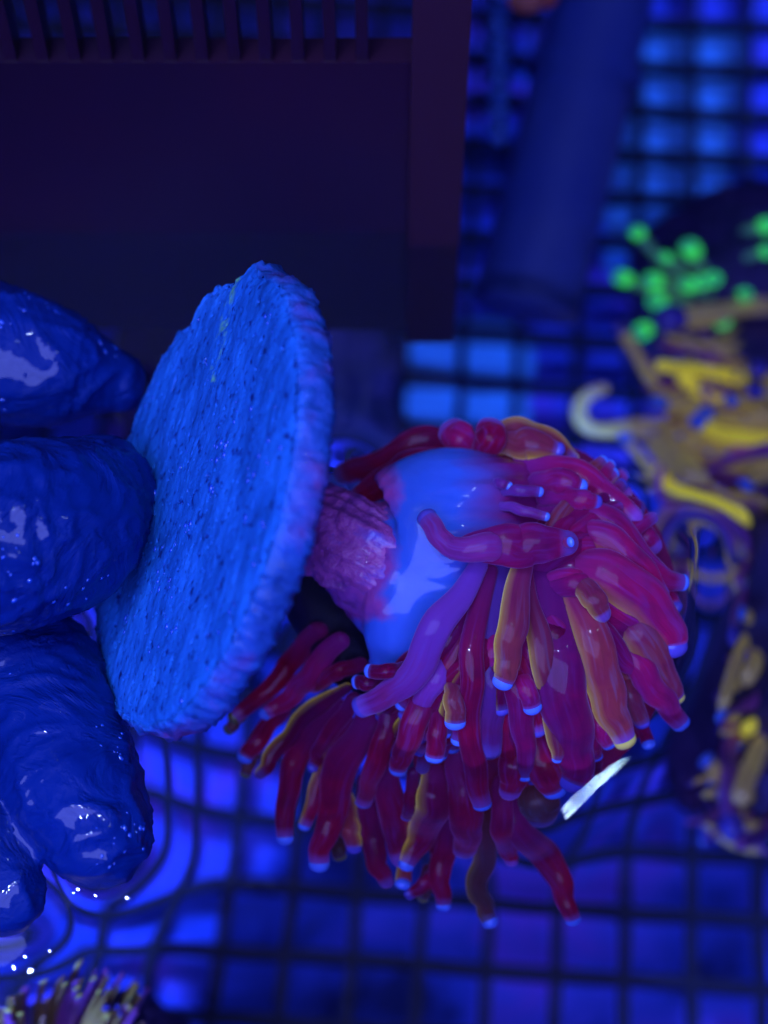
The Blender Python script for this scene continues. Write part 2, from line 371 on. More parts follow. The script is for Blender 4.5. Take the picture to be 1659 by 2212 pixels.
# --- crusty stem
M_STEM = mat('pink_crusted_stem', (.5, .12, .5), .45)
c = ramp(M_STEM, tex(M_STEM, 130, 5, .6, .6), [(.32, (.03, .01, .03)), (.42, (.24, .04, .26)), (.56, (.44, .07, .34)), (.70, (.16, .10, .6))])
setc(M_STEM, c); bump(M_STEM, tex(M_STEM, 420, 5, .65), .9, .8); M_STEM.node_tree.nodes['Principled BSDF'].inputs['Coat Weight'].default_value = .4
def crust(name, pts, rad, m, amp, parent, n=60, segs=56, fl=1.0, long=0.0):
    V, F, st, tl, _ = tube_data(pts, rad, n, segs, True, True, fl)
    V = np.array(V); cen = V.mean(0)
    for i, p in enumerate(V):
        a = math.acos(max(-1, min(1, st[i])))
        d = amp * fbm(p, .45, 5) + long * noise.noise(Vector((a * 9, tl[i] * 1.2, 4)))
        k = np.array(V[i]); ax = catmull(pts, 60)[int(tl[i] * 59)] if False else None
        V[i] = p + norm(p - cen) * d
    return mesh_obj(name, V, F, m, parent, True, {'st': st, 'tl': tl})
crust('stem', [P(590, 1125, 201), P(700, 1148, 195.5), P(770, 1180, 192.5), P(830, 1215, 192), P(868, 1230, 193)], [5.0, 4.9, 5.0, 5.0, 3.0], M_STEM, .45, frag, 80, 80, .75, .8)
crust('skeleton_gap_fill', [P(650, 1240, 208), P(720, 1340, 206), P(770, 1420, 204), P(800, 1460, 204)], [4, 4.2, 3.6, 2.4], mat('skeleton_shade_dark', (.006, .003, .02), .7), .5, frag, 40, 40)  # near-black branch added to darken the shaded gap below the stem
# --- pale flesh flaring from the stem
M_FLESH = mat('pale_blue_coral_flesh', (.07, .19, .92), .30)
setc(M_FLESH, mixc(M_FLESH, ramp(M_FLESH, attr(M_FLESH, 'tl'), [(.48, (0, 0, 0)), (.82, (1, 1, 1))]), ramp(M_FLESH, tex(M_FLESH, 60, 3), [(.3, (.025, .085, .48)), (.7, (.05, .13, .60))]), (.18, .010, .12)))
b = M_FLESH.node_tree.nodes['Principled BSDF']; b.inputs['Subsurface Weight'].default_value = .4; b.inputs['Subsurface Scale'].default_value = 2 * MM; b.inputs['Coat Weight'].default_value = .4; b.inputs['Coat Roughness'].default_value = .03; b.inputs['Specular IOR Level'].default_value = .1
old = b.inputs['Base Color'].links[0].from_socket
pk = ramp(M_FLESH, tex(M_FLESH, 150, 5, .65, .5), [(.32, (.05, .015, .06)), (.42, (.22, .04, .28)), (.58, (.36, .06, .32)), (.72, (.10, .09, .5))])
setc(M_FLESH, mixc(M_FLESH, attr(M_FLESH, 'pk'), old, pk))
fb = mixc(M_FLESH, attr(M_FLESH, 'pk'), tex(M_FLESH, 500, 3), tex(M_FLESH, 380, 5, .7)); bump(M_FLESH, fb, .25, .4)
pts = [P(745, 1175, 194.5), P(805, 1205, 193.6), P(860, 1222, 193.6), P(910, 1205, 193.6), P(970, 1180, 194), P(1060, 1185, 196), P(1180, 1235, 200)]
rad = [4.9, 6.8, 9.2, 10.4, 10.8, 10.4, 9.6]
V, F, st, tl_, _ = tube_data(pts, rad, 70, 120, True, True, .62)
V2, F2, *_ = tube_data([P(900, 1230, 190), P(868, 1310, 189.5), P(845, 1385, 190.5), P(832, 1425, 191.5)], [4.6, 3.9, 3.2, 2.0], 40, 40, True, True, .5)
F = F + [tuple(i_ + len(V) for i_ in q) for q in F2]; V = list(V) + list(V2)
def remeshed(V, F, m, voxel, smooth):
    tmp = mesh_obj('tmp', V, F, m)
    r_ = tmp.modifiers.new('r', 'REMESH'); r_.mode = 'VOXEL'; r_.voxel_size = voxel * MM
    s_ = tmp.modifiers.new('s', 'SMOOTH'); s_.iterations = smooth; s_.factor = .5
    me = bpy.data.meshes.new_from_object(tmp.evaluated_get(bpy.context.evaluated_depsgraph_get())); bpy.data.objects.remove(tmp)
    n = len(me.vertices); a = np.empty(n * 3, np.float32); me.vertices.foreach_get('co', a); b_ = np.empty(n * 3, np.float32); me.vertices.foreach_get('normal', b_)
    me.polygons.foreach_set('use_smooth', [True] * len(me.polygons))
    if not me.materials: me.materials.append(m)
    return me, a.reshape(-1, 3) / MM, b_.reshape(-1, 3)
def uv_of(p):
    q = p - CAM; d = q @ FWD; return 829.5 + (q @ RGT) / d * FPX, 1106 - (q @ UP) / d * FPX
me, co, no = remeshed(V, F, M_FLESH, .45, 12)
tlv = []; pkv = []
for i in range(len(co)):
    u_, v_ = uv_of(co[i]); t = (u_ - 790) / 390
    a = math.atan2(v_ - 1215, 320)
    k = max(0, min(1, (t - .3) / .5))
    co[i] += no[i] * (k * (.55 * noise.noise(Vector((a * 18, t * 2.0, 1))) + .34 * noise.noise(Vector((a * 55, t * 4, 3)))) + .15 * noise.noise(Vector((a * 5, t * 3, 8))))
    e_ = 862 + 42 * noise.noise(Vector((v_ * .011, 3, u_ * .004))) + 16 * noise.noise(Vector((v_ * .05, 3, u_ * .02)))
    pk_ = max(0, min(1, (e_ - u_) / 34)) * max(0, min(1, (1345 + 20 * noise.noise(Vector((u_ * .03, 1, 1))) - v_) / 16)); pkv.append(pk_)
    co[i] += no[i] * pk_ * .35 * (fbm(co[i], .5, 4) + .4)
    tlv.append(t + .10 * noise.noise(Vector((a * 14, t * 3, 6))))
me.vertices.foreach_set('co', (co * MM).ravel()); me.update()
at = me.attributes.new('tl', 'FLOAT', 'POINT'); at.data.foreach_set('value', np.asarray(tlv, np.float32))
at = me.attributes.new('pk', 'FLOAT', 'POINT'); at.data.foreach_set('value', np.asarray(pkv, np.float32))
link(bpy.data.objects.new('flesh', me), frag)
# --- tentacles: photo crops the centre lines were read from
CROP = {'A': (466.3, 1316.7, .3472), 'B': (877.8, 1261.8, .3968), 'C': (1042.4, 822.9, .3472), 'D': (658.3, 822.9, .3307), 'E': (466.3, 1316.7, .215), 'F': (768, 1261.8, .2315), 'G': (0, 0, 1)}
KIND = {'r': (M_RED, M_REDY), 'm': (M_MAG, M_MAGY), 'g': (M_GOLD, M_GOLD), 'o': (M_OLIVE, M_OLIVE), 'v': (M_VIOL, M_VIOL), 'd': (M_DARK, M_DARK), 'a': (M_ARM, M_ARM)}
def tentacle(crop, pts, rad, kind='r', off=0.0, tip='b', stripe=0, parent=None, deep=0.0, sink=3.5, flat=.66, dfun=None):
    u0, v0, s = CROP[crop]; dfun = dfun or D
    n = len(pts)
    C = [dfun(u0 + x * s, v0 + y * s, off - deep * i / max(1, n - 1) - (sink if i == 0 else 0)) for i, (x, y) in enumerate(pts)]
    R = [r * s * PX * 1.10 for r in rad]; R[0] *= .8
    sd = random.random() * 50
    if len(C) > 2:
        Cc = catmull(C, 9); Ln = np.linalg.norm(Cc[-1] - Cc[0])
        for i in range(1, 9):
            k = min(1, (8 - i) / 3 + .35) * Ln * .022
            sv = norm(np.cross(Cc[min(8, i + 1)] - Cc[i - 1], FWD))
            Cc[i] += sv * k * noise.noise(Vector((sd, i * .55, 2))) * 2 + FWD * k * noise.noise(Vector((sd, i * .5, 9))) * 1.5
        R = list(np.interp(np.linspace(0, 1, 9), np.linspace(0, 1, len(R)), R)); C = list(Cc)
    V, F, st, tl, end = tube_data(C, R, 34, 18, True, tip is None, flat, .10, sd)
    ca = st
    st = np.array(st) * stripe if stripe else np.full(len(st), -1.0)
    if tip: end = (end[0], end[1], end[2] * 1.0, end[3])
    o = mesh_obj('tentacle', V, F, KIND[kind][1 if stripe else 0], frag if parent is None else parent, True, {'st': st, 'tl': tl, 'ca': ca})
    if tip:
        # start the cap on the last ring itself so tube and cap share one outline
        ring = np.array(V[-18:]); c, t, r, fr = end
        Vc = []; Fc = []; rows = [(0, 1.0), (.12, 1.03), (.26, 1.03)] + [(.26 + .8 * math.sin(a), 1.03 * math.cos(a)) for a in np.linspace(.25, 1.53, 7)]
        for h, q in rows:
            for p in ring: Vc.append(c + t * r * h + (p - c) * q)
        for i in range(len(rows) - 1):
            for j in range(18): Fc.append((i * 18 + j, i * 18 + (j + 1) % 18, (i + 1) * 18 + (j + 1) % 18, (i + 1) * 18 + j))
        Fc.append(tuple(range((len(rows) - 1) * 18, len(rows) * 18)))
        mesh_obj('tip', Vc, Fc, TIPS[tip], o)
    ALLT.append((np.array(C), max(R)))
    return o
ALLT = []
T = tentacle
# lower left bunch
T('E', [(1050, 230), (800, 500), (520, 830), (190, 1080)], [120, 115, 90, 70], 'r', -3, 'g')
T('E', [(1250, 330), (1000, 650), (740, 870), (510, 1035)], [110, 120, 92, 66], 'm', -1, 'b')
T('E', [(1330, 780), (1000, 960), (730, 1250), (560, 1480), (440, 1640)], [60, 105, 92, 80, 58], 'r', 0, None, -1)
T('E', [(700, 1000), (450, 1270), (300, 1470)], [100, 95, 78], 'r', -3, 'b')
T('E', [(420, 1400), (330, 1540), (300, 1640)], [70, 65, 58], 'o', -4.5, 'g')
T('E', [(350, 950), (200, 1120), (130, 1200)], [60, 62, 58], 'o', -5, 'g')
T('E', [(1450, 560), (1200, 640), (1000, 780)], [90, 80, 60], 'r', -2, None)
T('A', [(780, 600), (560, 820), (470, 1000), (430, 1230), (430, 1410)], [70, 84, 72, 60, 52], 'r', -1, 'b')
T('A', [(860, 560), (720, 760), (640, 900), (614, 975)], [60, 52, 42, 34], 'r', 1, 'v')
T('A', [(840, 700), (720, 950), (630, 1150), (560, 1340)], [60, 62, 52, 38], 'r', 0, 'b', -1)
T('A', [(960, 680), (840, 950), (740, 1180), (665, 1400), (652, 1570)], [90, 112, 92, 72, 60], 'r', .5, 'b')
T('A', [(820, 1150), (840, 1350), (858, 1470)], [60, 58, 46], 'g', -1, 'v', 1)
T('A', [(740, 1400), (760, 1480), (770, 1530)], [50, 50, 40], 'o', -5, 'g')
T('A', [(950, 1050), (960, 1350), (1000, 1550), (1060, 1690)], [60, 74, 64, 46], 'r', -1.5, None)
T('A', [(1080, 650), (1010, 930), (930, 1190)], [75, 64, 46], 'r', 1.2, 'b')
T('A', [(1330, 440), (1240, 700), (1165, 900), (1142, 985)], [90, 80, 62, 50], 'r', 2, 'b')
T('A', [(1080, 960), (1105, 1200), (1130, 1400), (1150, 1540)], [80, 92, 82, 60], 'r', -.8, None)
T('A', [(1235, 1000), (1212, 1200), (1196, 1275)], [45, 40, 36], 'r', 1, 'b')
T('A', [(1360, 1020), (1360, 1200), (1300, 1380), (1190, 1580)], [88, 102, 90, 46], 'r', .8, 'b', -1)
T('A', [(1180, 1560), (1165, 1700)], [50, 48], 'g', -2, 'b', -1)
T('A', [(1460, 1250), (1430, 1480), (1390, 1660), (1420, 1830)], [60, 70, 66, 44], 'r', -2.5, 'b')
T('A', [(1400, 1600), (1320, 1690), (1210, 1770)], [55, 50, 34], 'r', -2.7, 'v')
T('A', [(1330, 1620), (1300, 1740), (1290, 1790)], [60, 50, 34], 'o', -4.5, 'g')
T('A', [(1410, 580), (1375, 760), (1364, 905)], [55, 58, 54], 'r', 2.2, 'b')
T('A', [(1470, 400), (1480, 560), (1490, 690)], [50, 56, 56], 'g', 2.8, 'b', -1)
T('F', [(1150, -180), (800, 360), (600, 750), (330, 990), (70, 1150)], [100, 135, 132, 112, 92], 'v', 3, 'v')
T('F', [(450, 780), (300, 820), (140, 810)], [70, 66, 58], 'r', 4.2, 'b')
T('F', [(250, 900), (120, 925), (20, 915)], [70, 66, 60], 'r', 3, 'b')
T('F', [(1250, -120), (1075, 600), (1070, 1200), (1120, 1700), (1170, 2030)], [90, 100, 105, 105, 80], 'r', 1.4, 'b')
T('F', [(900, 500), (760, 850), (620, 1150), (520, 1420)], [100, 100, 80, 60], 'v', 1, None)
T('B', [(520, -80), (455, 400), (455, 700), (450, 900)], [70, 80, 70, 60], 'v', .2, None)
T('B', [(640, -120), (585, 200), (545, 420), (530, 520)], [60, 78, 62, 50], 'g', 3.6, 'b', -1)
T('B', [(655, -110), (725, 280), (785, 600), (812, 850), (826, 950)], [34, 60, 62, 46, 24], 'g', 2.0, 'b', -1)
T('B', [(610, 420), (650, 560), (688, 660)], [40, 46, 46], 'm', 2.8, 'b')
T('B', [(740, -120), (830, 420), (890, 780), (915, 980), (915, 1060)], [90, 125, 112, 92, 76], 'm', 1.6, 'v')
T('B', [(830, -110), (1010, 300), (1110, 620), (1180, 840)], [60, 98, 96, 58], 'g', 2.2, 'y', -1)
T('B', [(990, 560), (1060, 770), (1098, 870)], [52, 52, 36], 'm', 1.0, 'b')
T('B', [(960, 700), (1010, 890), (1028, 940)], [46, 46, 36], 'm', .4, 'b')
T('B', [(1150, 430), (1220, 600), (1280, 750)], [45, 50, 40], 'g', .6, 'v')
T('B', [(1270, 760), (1308, 860)], [38, 36], 'm', -1, 'b')
T('B', [(1060, 190), (1250, 450), (1370, 600), (1480, 750)], [45, 72, 70, 52], 'm', 1.2, 'b')
T('B', [(1090, 140), (1250, 260), (1340, 400), (1430, 560), (1465, 615)], [60, 100, 92, 56, 46], 'g', .8, 'y', -1)
T('B', [(900, -60), (1010, 70), (1065, 160)], [60, 62, 46], 'g', 3.2, None, -1)
T('C', [(480, 1090), (750, 1190), (1000, 1360), (1150, 1560), (1190, 1630)], [80, 135, 135, 104, 80], 'm', 2.0, 'v', -1)
T('C', [(440, 930), (750, 990), (950, 1150), (1090, 1330)], [60, 95, 92, 60], 'm', 1.8, None, -1)
T('C', [(400, 800), (700, 830), (900, 980), (1070, 1190), (1240, 1250)], [80, 92, 86, 70, 48], 'm', 1.0, 'b')
T('C', [(330, 630), (500, 625), (600, 660)], [70, 80, 48], 'm', 2.2, 'b')
T('C', [(380, 730), (600, 735), (700, 755)], [60, 60, 42], 'm', 2.4, 'v')
T('C', [(250, 520), (550, 570), (750, 680), (930, 850)], [90, 95, 80, 60], 'm', .5, None)
T('C', [(800, 760), (900, 780), (965, 795)], [60, 62, 50], 'm', -1, None)
T('C', [(900, 930), (1000, 960), (1060, 1020)], [60, 66, 56], 'm', -1, None)
T('C', [(1080, 1230), (1190, 1400)], [55, 46], 'm', -1.5, 'v')
T('C', [(1060, 1300), (1150, 1450), (1210, 1560)], [60, 62, 46], 'm', -.6, None)
T('C', [(100, 400), (280, 390), (460, 430)], [70, 95, 46], 'g', .5, 'v', -1)
T('C', [(40, 330), (200, 300), (420, 370), (560, 480)], [60, 80, 60, 40], 'g', -1.5, None, 1)
T('D', [(1160, 480), (1210, 380), (1215, 310)], [90, 95, 88], 'r', 1.0, None)
T('D', [(1130, 470), (1020, 380), (960, 330)], [80, 100, 90], 'm', -.5, None)
T('D', [(1000, 420), (800, 400), (600, 480), (400, 570), (250, 620)], [90, 90, 90, 80, 70], 'd', -4.5, None)
T('D', [(900, 480), (700, 560), (500, 680), (330, 770)], [80, 100, 90, 60], 'd', -3.5, None)
# the arm lying across the pale flesh and the fold it belongs to
T('D', [(1480, 1090), (1200, 1095), (960, 1095), (862, 1010), (800, 905)], [100, 84, 66, 60, 58], 'a', 5.0, 'v', flat=.7)
T('C', [(-180, 1060), (120, 1030), (330, 1015), (520, 1010)], [60, 120, 118, 70], 'm', 4.4, None, sink=0, flat=.4)
T('C', [(470, 1010), (545, 1003)], [34, 28], 'm', 6.2, 'b')
# small pale folds running from the flesh into the crown
for x0, y0, x1, y1, r in ((40, 640, 160, 650, 30), (60, 700, 350, 690, 34), (60, 770, 390, 845, 32)):
    T('C', [(x0, y0), ((x0 + x1) / 2, (y0 + y1) / 2 - 12), (x1, y1)], [r * .8, r, r * .8], 'v', 1.6, 'b')
# hanging ones
T('B', [(430, 1150), (432, 1400), (395, 1600), (415, 1740), (450, 1830)], [66, 66, 60, 50, 42], 'o', -3.5, 'b', -1)
T('B', [(600, 1180), (640, 1340), (740, 1450), (825, 1610), (880, 1730), (900, 1820)], [60, 78, 76, 60, 48, 42], 'r', -2.0, 'b')
T('B', [(520, 1080), (530, 1300), (560, 1430), (580, 1490)], [70, 66, 52, 34], 'r', -1, None)
T('B', [(600, 850), (590, 1000), (570, 1120)], [80, 84, 60], 'r', 0, None)
T('B', [(640, 700), (740, 1000), (800, 1110)], [90, 92, 60], 'r', .6, 'b')
T('B', [(700, 1080), (720, 1180), (730, 1240)], [90, 92, 70], 'o', -4, None)
T('B', [(290, 900), (320, 1250), (325, 1440)], [80, 88, 62], 'r', -.2, None)
T('B', [(190, 1150), (190, 1350), (180, 1480)], [70, 70, 50], 'd', -4, None)
T('B', [(1010, 950), (1000, 1050)], [50, 44], 'd', -3, 'v')
# hidden fillers
def fan(n, a0, a1, l0, l1, o0, o1, w, kinds, tips, stripes=(0,)):
    for i in range(n):
        a = (a0 + (a1 - a0) * (i + random.uniform(.1, .9)) / n) * math.pi; L = random.uniform(l0, l1)
        cx, cy = 1095, 1270
        ex, ey = cx + math.cos(a) * 355 * L, cy + math.sin(a) * 430 * L
        bx, by = cx + math.cos(a) * 60, cy + math.sin(a) * 50
        if ex < 1010 and ey < 1500: continue
        nx_, ny_ = -math.sin(a), math.cos(a); k1 = random.uniform(-22, 22); k2 = -k1 * random.uniform(-.2, .8)
        dr = 16 * abs(math.cos(a))
        pts = [(bx, by), (bx + (ex - bx) * .4 + nx_ * k1, by + (ey - by) * .4 + ny_ * k1 - dr), (bx + (ex - bx) * .75 + nx_ * k2, by + (ey - by) * .75 + ny_ * k2), (ex, ey + dr * .6)]
        r = random.uniform(.85, 1.15) * w
        T('G', pts, [.7 * r, r, .85 * r, .55 * r], random.choice(kinds), random.uniform(o0, o1), random.choice(tips), random.choice(stripes))
fan(46, -.30, 1.0, .62, .98, -4.0, -1.6, 27, 'rrmd', ('b', 'v', None))
fan(30, -.28, .22, .66, 1.0, -.8, 1.0, 26, 'mmmmg', ('b', 'v', None, None), (0, 0, -1))
fan(30, .22, .80, .55, .95, -.8, 1.2, 25, 'rrmm', ('b', 'v', None), (0, 0, 0, -1))
fan(18, .62, .98, .85, 1.08, -2.2, -.4, 26, 'rr', ('b', 'v', None), (0, 0, -1))
# inner body under the tentacles
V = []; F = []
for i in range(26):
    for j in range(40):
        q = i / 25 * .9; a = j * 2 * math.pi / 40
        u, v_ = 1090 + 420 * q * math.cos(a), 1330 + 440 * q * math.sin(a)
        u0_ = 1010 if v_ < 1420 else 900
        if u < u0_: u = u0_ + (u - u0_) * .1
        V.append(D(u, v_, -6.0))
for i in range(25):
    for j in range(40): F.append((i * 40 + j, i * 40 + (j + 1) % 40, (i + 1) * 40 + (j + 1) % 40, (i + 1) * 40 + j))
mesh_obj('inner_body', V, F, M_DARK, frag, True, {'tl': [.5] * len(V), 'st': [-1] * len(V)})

# ---------------------------------------------------------------- gloved hand
M_GLOVE = mat('wet_blue_nitrile', (.004, .035, .42), .22)
setc(M_GLOVE, ramp(M_GLOVE, tex(M_GLOVE, 40, 3), [(.3, (.0005, .010, .11)), (.7, (.001, .018, .19))]))
b = M_GLOVE.node_tree.nodes['Principled BSDF']; b.inputs['Coat Weight'].default_value = .45; b.inputs['Coat Roughness'].default_value = .03; b.inputs['Specular IOR Level'].default_value = .08; b.inputs['Roughness'].default_value = .5
vo = nd(M_GLOVE, 'ShaderNodeTexVoronoi', feature='F1'); vo.inputs['Scale'].default_value = 150; vo.inputs['Detail'].default_value = 1.0
n1 = tex(M_GLOVE, 85, 6, .55, 2.8, 'Object'); tcg = nd(M_GLOVE, 'ShaderNodeTexCoord'); wp = mixc(M_GLOVE, .012, tcg.outputs['Object'], n1); M_GLOVE.node_tree.links.new(wp, vo.inputs['Vector'])
hh = mixc(M_GLOVE, .55, vo.outputs['Distance'], n1); bump(M_GLOVE, hh, .6, 1.7)
digits = [
    ([P(-420, 690, 206), P(-200, 710, 204), P(0, 768, 203), P(140, 800, 204), P(250, 826, 206)], [8.8, 8.6, 7.7, 6.6, 3.4]),       # forefinger
    ([P(-420, 1220, 186), P(-200, 1200, 181), P(0, 1160, 178), P(120, 1130, 182), P(212, 1072, 189)], [9.6, 9.8, 9.4, 8.8, 6.4]),   # thumb
    ([P(-160, 1330, 194), P(30, 1430, 192), P(100, 1550, 187), P(165, 1710, 181), P(210, 1800, 178)], [7.5, 7.8, 7.4, 6.9, 5.6]),   # middle finger
    ([P(-300, 1500, 192), P(-180, 1700, 186), P(-60, 1850, 180), P(15, 1930, 177)], [7.5, 7.4, 6.4, 4.0]),                          # ring finger
    ([P(-420, 690, 206), P(-520, 1000, 200), P(-420, 1220, 188)], [10, 13, 11]),
    ([P(-160, 1330, 194), P(-420, 1250, 197), P(-600, 1100, 200)], [8, 12, 15]),
    ([P(-300, 1500, 192), P(-450, 1300, 196), P(-600, 1100, 200)], [8, 11, 15]),
]
AV, AF = [], []
for pts, rad in digits:
    v, f, *_ = tube_data(pts, rad, 30, 28, True, True); o_ = len(AV); AV += [tuple(p) for p in v]; AF += [tuple(i + o_ for i in q) for q in f]
tmp = mesh_obj('hand_tmp', AV, AF, M_GLOVE)
rm = tmp.modifiers.new('remesh', 'REMESH'); rm.mode = 'VOXEL'; rm.voxel_size = .55 * MM
sm = tmp.modifiers.new('smooth', 'SMOOTH'); sm.iterations = 14; sm.factor = .5
dg = bpy.context.evaluated_depsgraph_get()
me = bpy.data.meshes.new_from_object(tmp.evaluated_get(dg)); bpy.data.objects.remove(tmp)
me.name = 'gloved_hand'
nv = len(me.vertices); co = np.empty(nv * 3, np.float32); me.vertices.foreach_get('co', co); co = co.reshape(-1, 3) / MM
no = np.empty(nv * 3, np.float32); me.vertices.foreach_get('normal', no); no = no.reshape(-1, 3)
ax = []; at_ = []
for pts, rad in digits[:4]:
    q = catmull(pts, 80); ax.append(q); at_.append(np.linspace(0, 1, 80))
axp = np.vstack(ax).astype(np.float32); axt = np.concatenate(at_); axi = np.repeat(np.arange(4), 80)
near = np.concatenate([np.argmin(((co[k:k + 2000, None, :] - axp[None]) ** 2).sum(2), 1) for k in range(0, nv, 2000)])
JT = [(.52, .80), (.56, .86), (.40, .72), (.45, .75)]
for i in range(nv):
    p = co[i]; t_ = axt[near[i]]; g_ = axi[near[i]]
    sk = .03 * noise.noise(Vector((p[0] * .12, p[1] * .12, p[2] * .12)))
    fold = 0.0
    for jt in JT[g_]:
        d_ = t_ + sk - jt
        fold += .35 * math.exp(-(d_ / .06) ** 2)
        for o2, a2 in ((-.035, .32), (0, .55), (.028, .4), (.062, .22)): fold -= a2 * math.exp(-((d_ - o2) / .0085) ** 2)
    w = noise.noise(Vector((p[0] * .10, p[1] * .10, p[2] * .10))) * .55
    rd = noise.noise(Vector((p[0] * .09 + 3, p[1] * .30, p[2] * .30)))
    w += .5 * (1 - min(1, abs(rd) * 3)) ** 2 + .10 * noise.noise(Vector(p.tolist()) * .6)
    co[i] = p + no[i] * (w + fold * .6)
me.vertices.foreach_set('co', (co * MM).ravel()); me.polygons.foreach_set('use_smooth', [True] * len(me.polygons))
if not me.materials: me.materials.append(M_GLOVE)
hand = tag(link(bpy.data.objects.new('gloved_hand', me)), 'hand in a wet blue rubber glove pinching the disc from the left', 'hand')
# droplets
M_DROP = mat('water_droplet', (.01, .06, .45), .04, Coat_Weight=1.0)
def droplets(parent, pts, nrm, sizes):
    V, F = [], []
    for p, n, r in zip(pts, nrm, sizes):
        n = norm(n); s = norm(np.cross(n, FWD + .01)); t = np.cross(n, s); o_ = len(V); e = random.uniform(1, 1.7)
        for i, a in enumerate(np.linspace(0, 1.5, 4)):
            for j in range(8):
                g = j * math.pi / 4; V.append(p + n * (r * .55 * math.sin(a) - .05 * r) + (s * math.cos(g) * e + t * math.sin(g)) * r * math.cos(a))
        for i in range(3):
            for j in range(8): F.append((o_ + i * 8 + j, o_ + i * 8 + (j + 1) % 8, o_ + i * 8 + 8 + (j + 1) % 8, o_ + i * 8 + 8 + j))
        F.append(tuple(o_ + 24 + j for j in range(8)))
    o = mesh_obj('droplets', V, F, M_DROP, parent); o['kind'] = 'stuff'; return o
me.calc_loop_triangles() if hasattr(me, 'calc_loop_triangles') else None
me.vertices.foreach_get('normal', (tmpn := np.empty(nv * 3, np.float32))); no = tmpn.reshape(-1, 3)
vis = [i for i in range(nv) if no[i] @ -FWD > .25 and co[i][0] > -45 and noise.noise(Vector(co[i].tolist()) * .16) > .22]
pick = random.sample(vis, min(120, len(vis)))
droplets(hand, co[pick], no[pick], [random.choice((.1, .13, .17, .25)) for _ in pick])
fi = [i for i in range(NA * 20, NA * (NR - 4)) if noise.noise(Vector((DV[i] * .2).tolist())) > .1]
pick = random.sample(fi, 130)
droplets(disc, DV[pick], [nn] * len(pick), [random.choice((.1, .14, .18, .26)) for _ in pick])

# ---------------------------------------------------------------- background corals
def bg_mat(name, base, deep, em=0.0):
    m = mat(name, base, .45); setc(m, ramp(m, tex(m, 90, 3), [(.35, deep), (.62, base)]))
    b = m.node_tree.nodes['Principled BSDF']
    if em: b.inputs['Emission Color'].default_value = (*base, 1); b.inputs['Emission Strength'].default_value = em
    return m
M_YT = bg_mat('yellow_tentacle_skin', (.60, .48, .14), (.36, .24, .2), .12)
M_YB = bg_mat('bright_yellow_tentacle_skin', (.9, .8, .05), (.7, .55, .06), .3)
M_PT = bg_mat('purple_tentacle_skin', (.40, .08, .35), (.2, .05, .28))
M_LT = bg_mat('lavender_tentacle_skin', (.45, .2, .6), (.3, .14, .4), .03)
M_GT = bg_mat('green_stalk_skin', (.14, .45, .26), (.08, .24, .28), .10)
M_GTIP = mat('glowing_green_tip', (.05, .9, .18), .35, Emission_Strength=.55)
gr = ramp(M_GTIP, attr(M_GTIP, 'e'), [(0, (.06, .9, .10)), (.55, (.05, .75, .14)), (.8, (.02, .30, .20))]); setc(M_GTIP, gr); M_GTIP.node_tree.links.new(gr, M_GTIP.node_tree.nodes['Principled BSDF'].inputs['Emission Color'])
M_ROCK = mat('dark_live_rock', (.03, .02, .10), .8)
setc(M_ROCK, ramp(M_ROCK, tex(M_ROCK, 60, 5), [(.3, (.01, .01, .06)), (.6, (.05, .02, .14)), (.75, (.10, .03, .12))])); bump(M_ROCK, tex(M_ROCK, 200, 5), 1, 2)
def bgt(parent, pts, rad, m, z, tip=None, zt=None, tipscale=1.25):
    zt = z if zt is None else zt; n = len(pts)
    sc = (CAM[2] - z) / CAM[2] * PX
    C = [PZ(u, v, zt + (z - zt) * i / (n - 1)) for i, (u, v) in enumerate(pts)]   # first point is the tip
    C = C[::-1]; R = [r * sc * .86 for r in rad[::-1]]
    V, F, st, tl, end = tube_data(C, R, 26, 12, True, tip is None, 1.0, .1, random.random() * 40)
    o = mesh_obj('tentacle', V, F, m, parent)
    if tip:
        c, t, r, fr = end; end = (c - t * r * .3, t, r * tipscale, fr); v, f = cap_data(end, 12, random.uniform(.9, 1.5), 1.0, random.uniform(.3, 1.1)); mesh_obj('tip', v, f, tip, o, True, {'e': [(q // 12) / 8 for q in range(len(v))]})
    return o
def rock(parent, c, r, seed):
    V = []; F = []
    for i in range(25):
        for j in range(36):
            a = i / 24 * math.pi; b_ = j / 36 * 2 * math.pi
            n = np.array([math.sin(a) * math.cos(b_), math.sin(a) * math.sin(b_), math.cos(a)])
            V.append(np.array(c) + n * np.array(r) * (1 + .25 * fbm(n * 1.5 + seed, 1.3)))
    for i in range(24):
        for j in range(36): F.append((i * 36 + j, (i + 1) * 36 + j, (i + 1) * 36 + (j + 1) % 36, i * 36 + (j + 1) % 36))
    return mesh_obj('rock_base', V, F, M_ROCK, parent)
yc = thing('torch_coral', 'blurred yellow coral with twisting blue tipped tentacles at the right edge', 'coral')
ZY = -100
c = PZ(1720, 1050, -145); rock(yc, c, (24, 42, 30), 3.0)
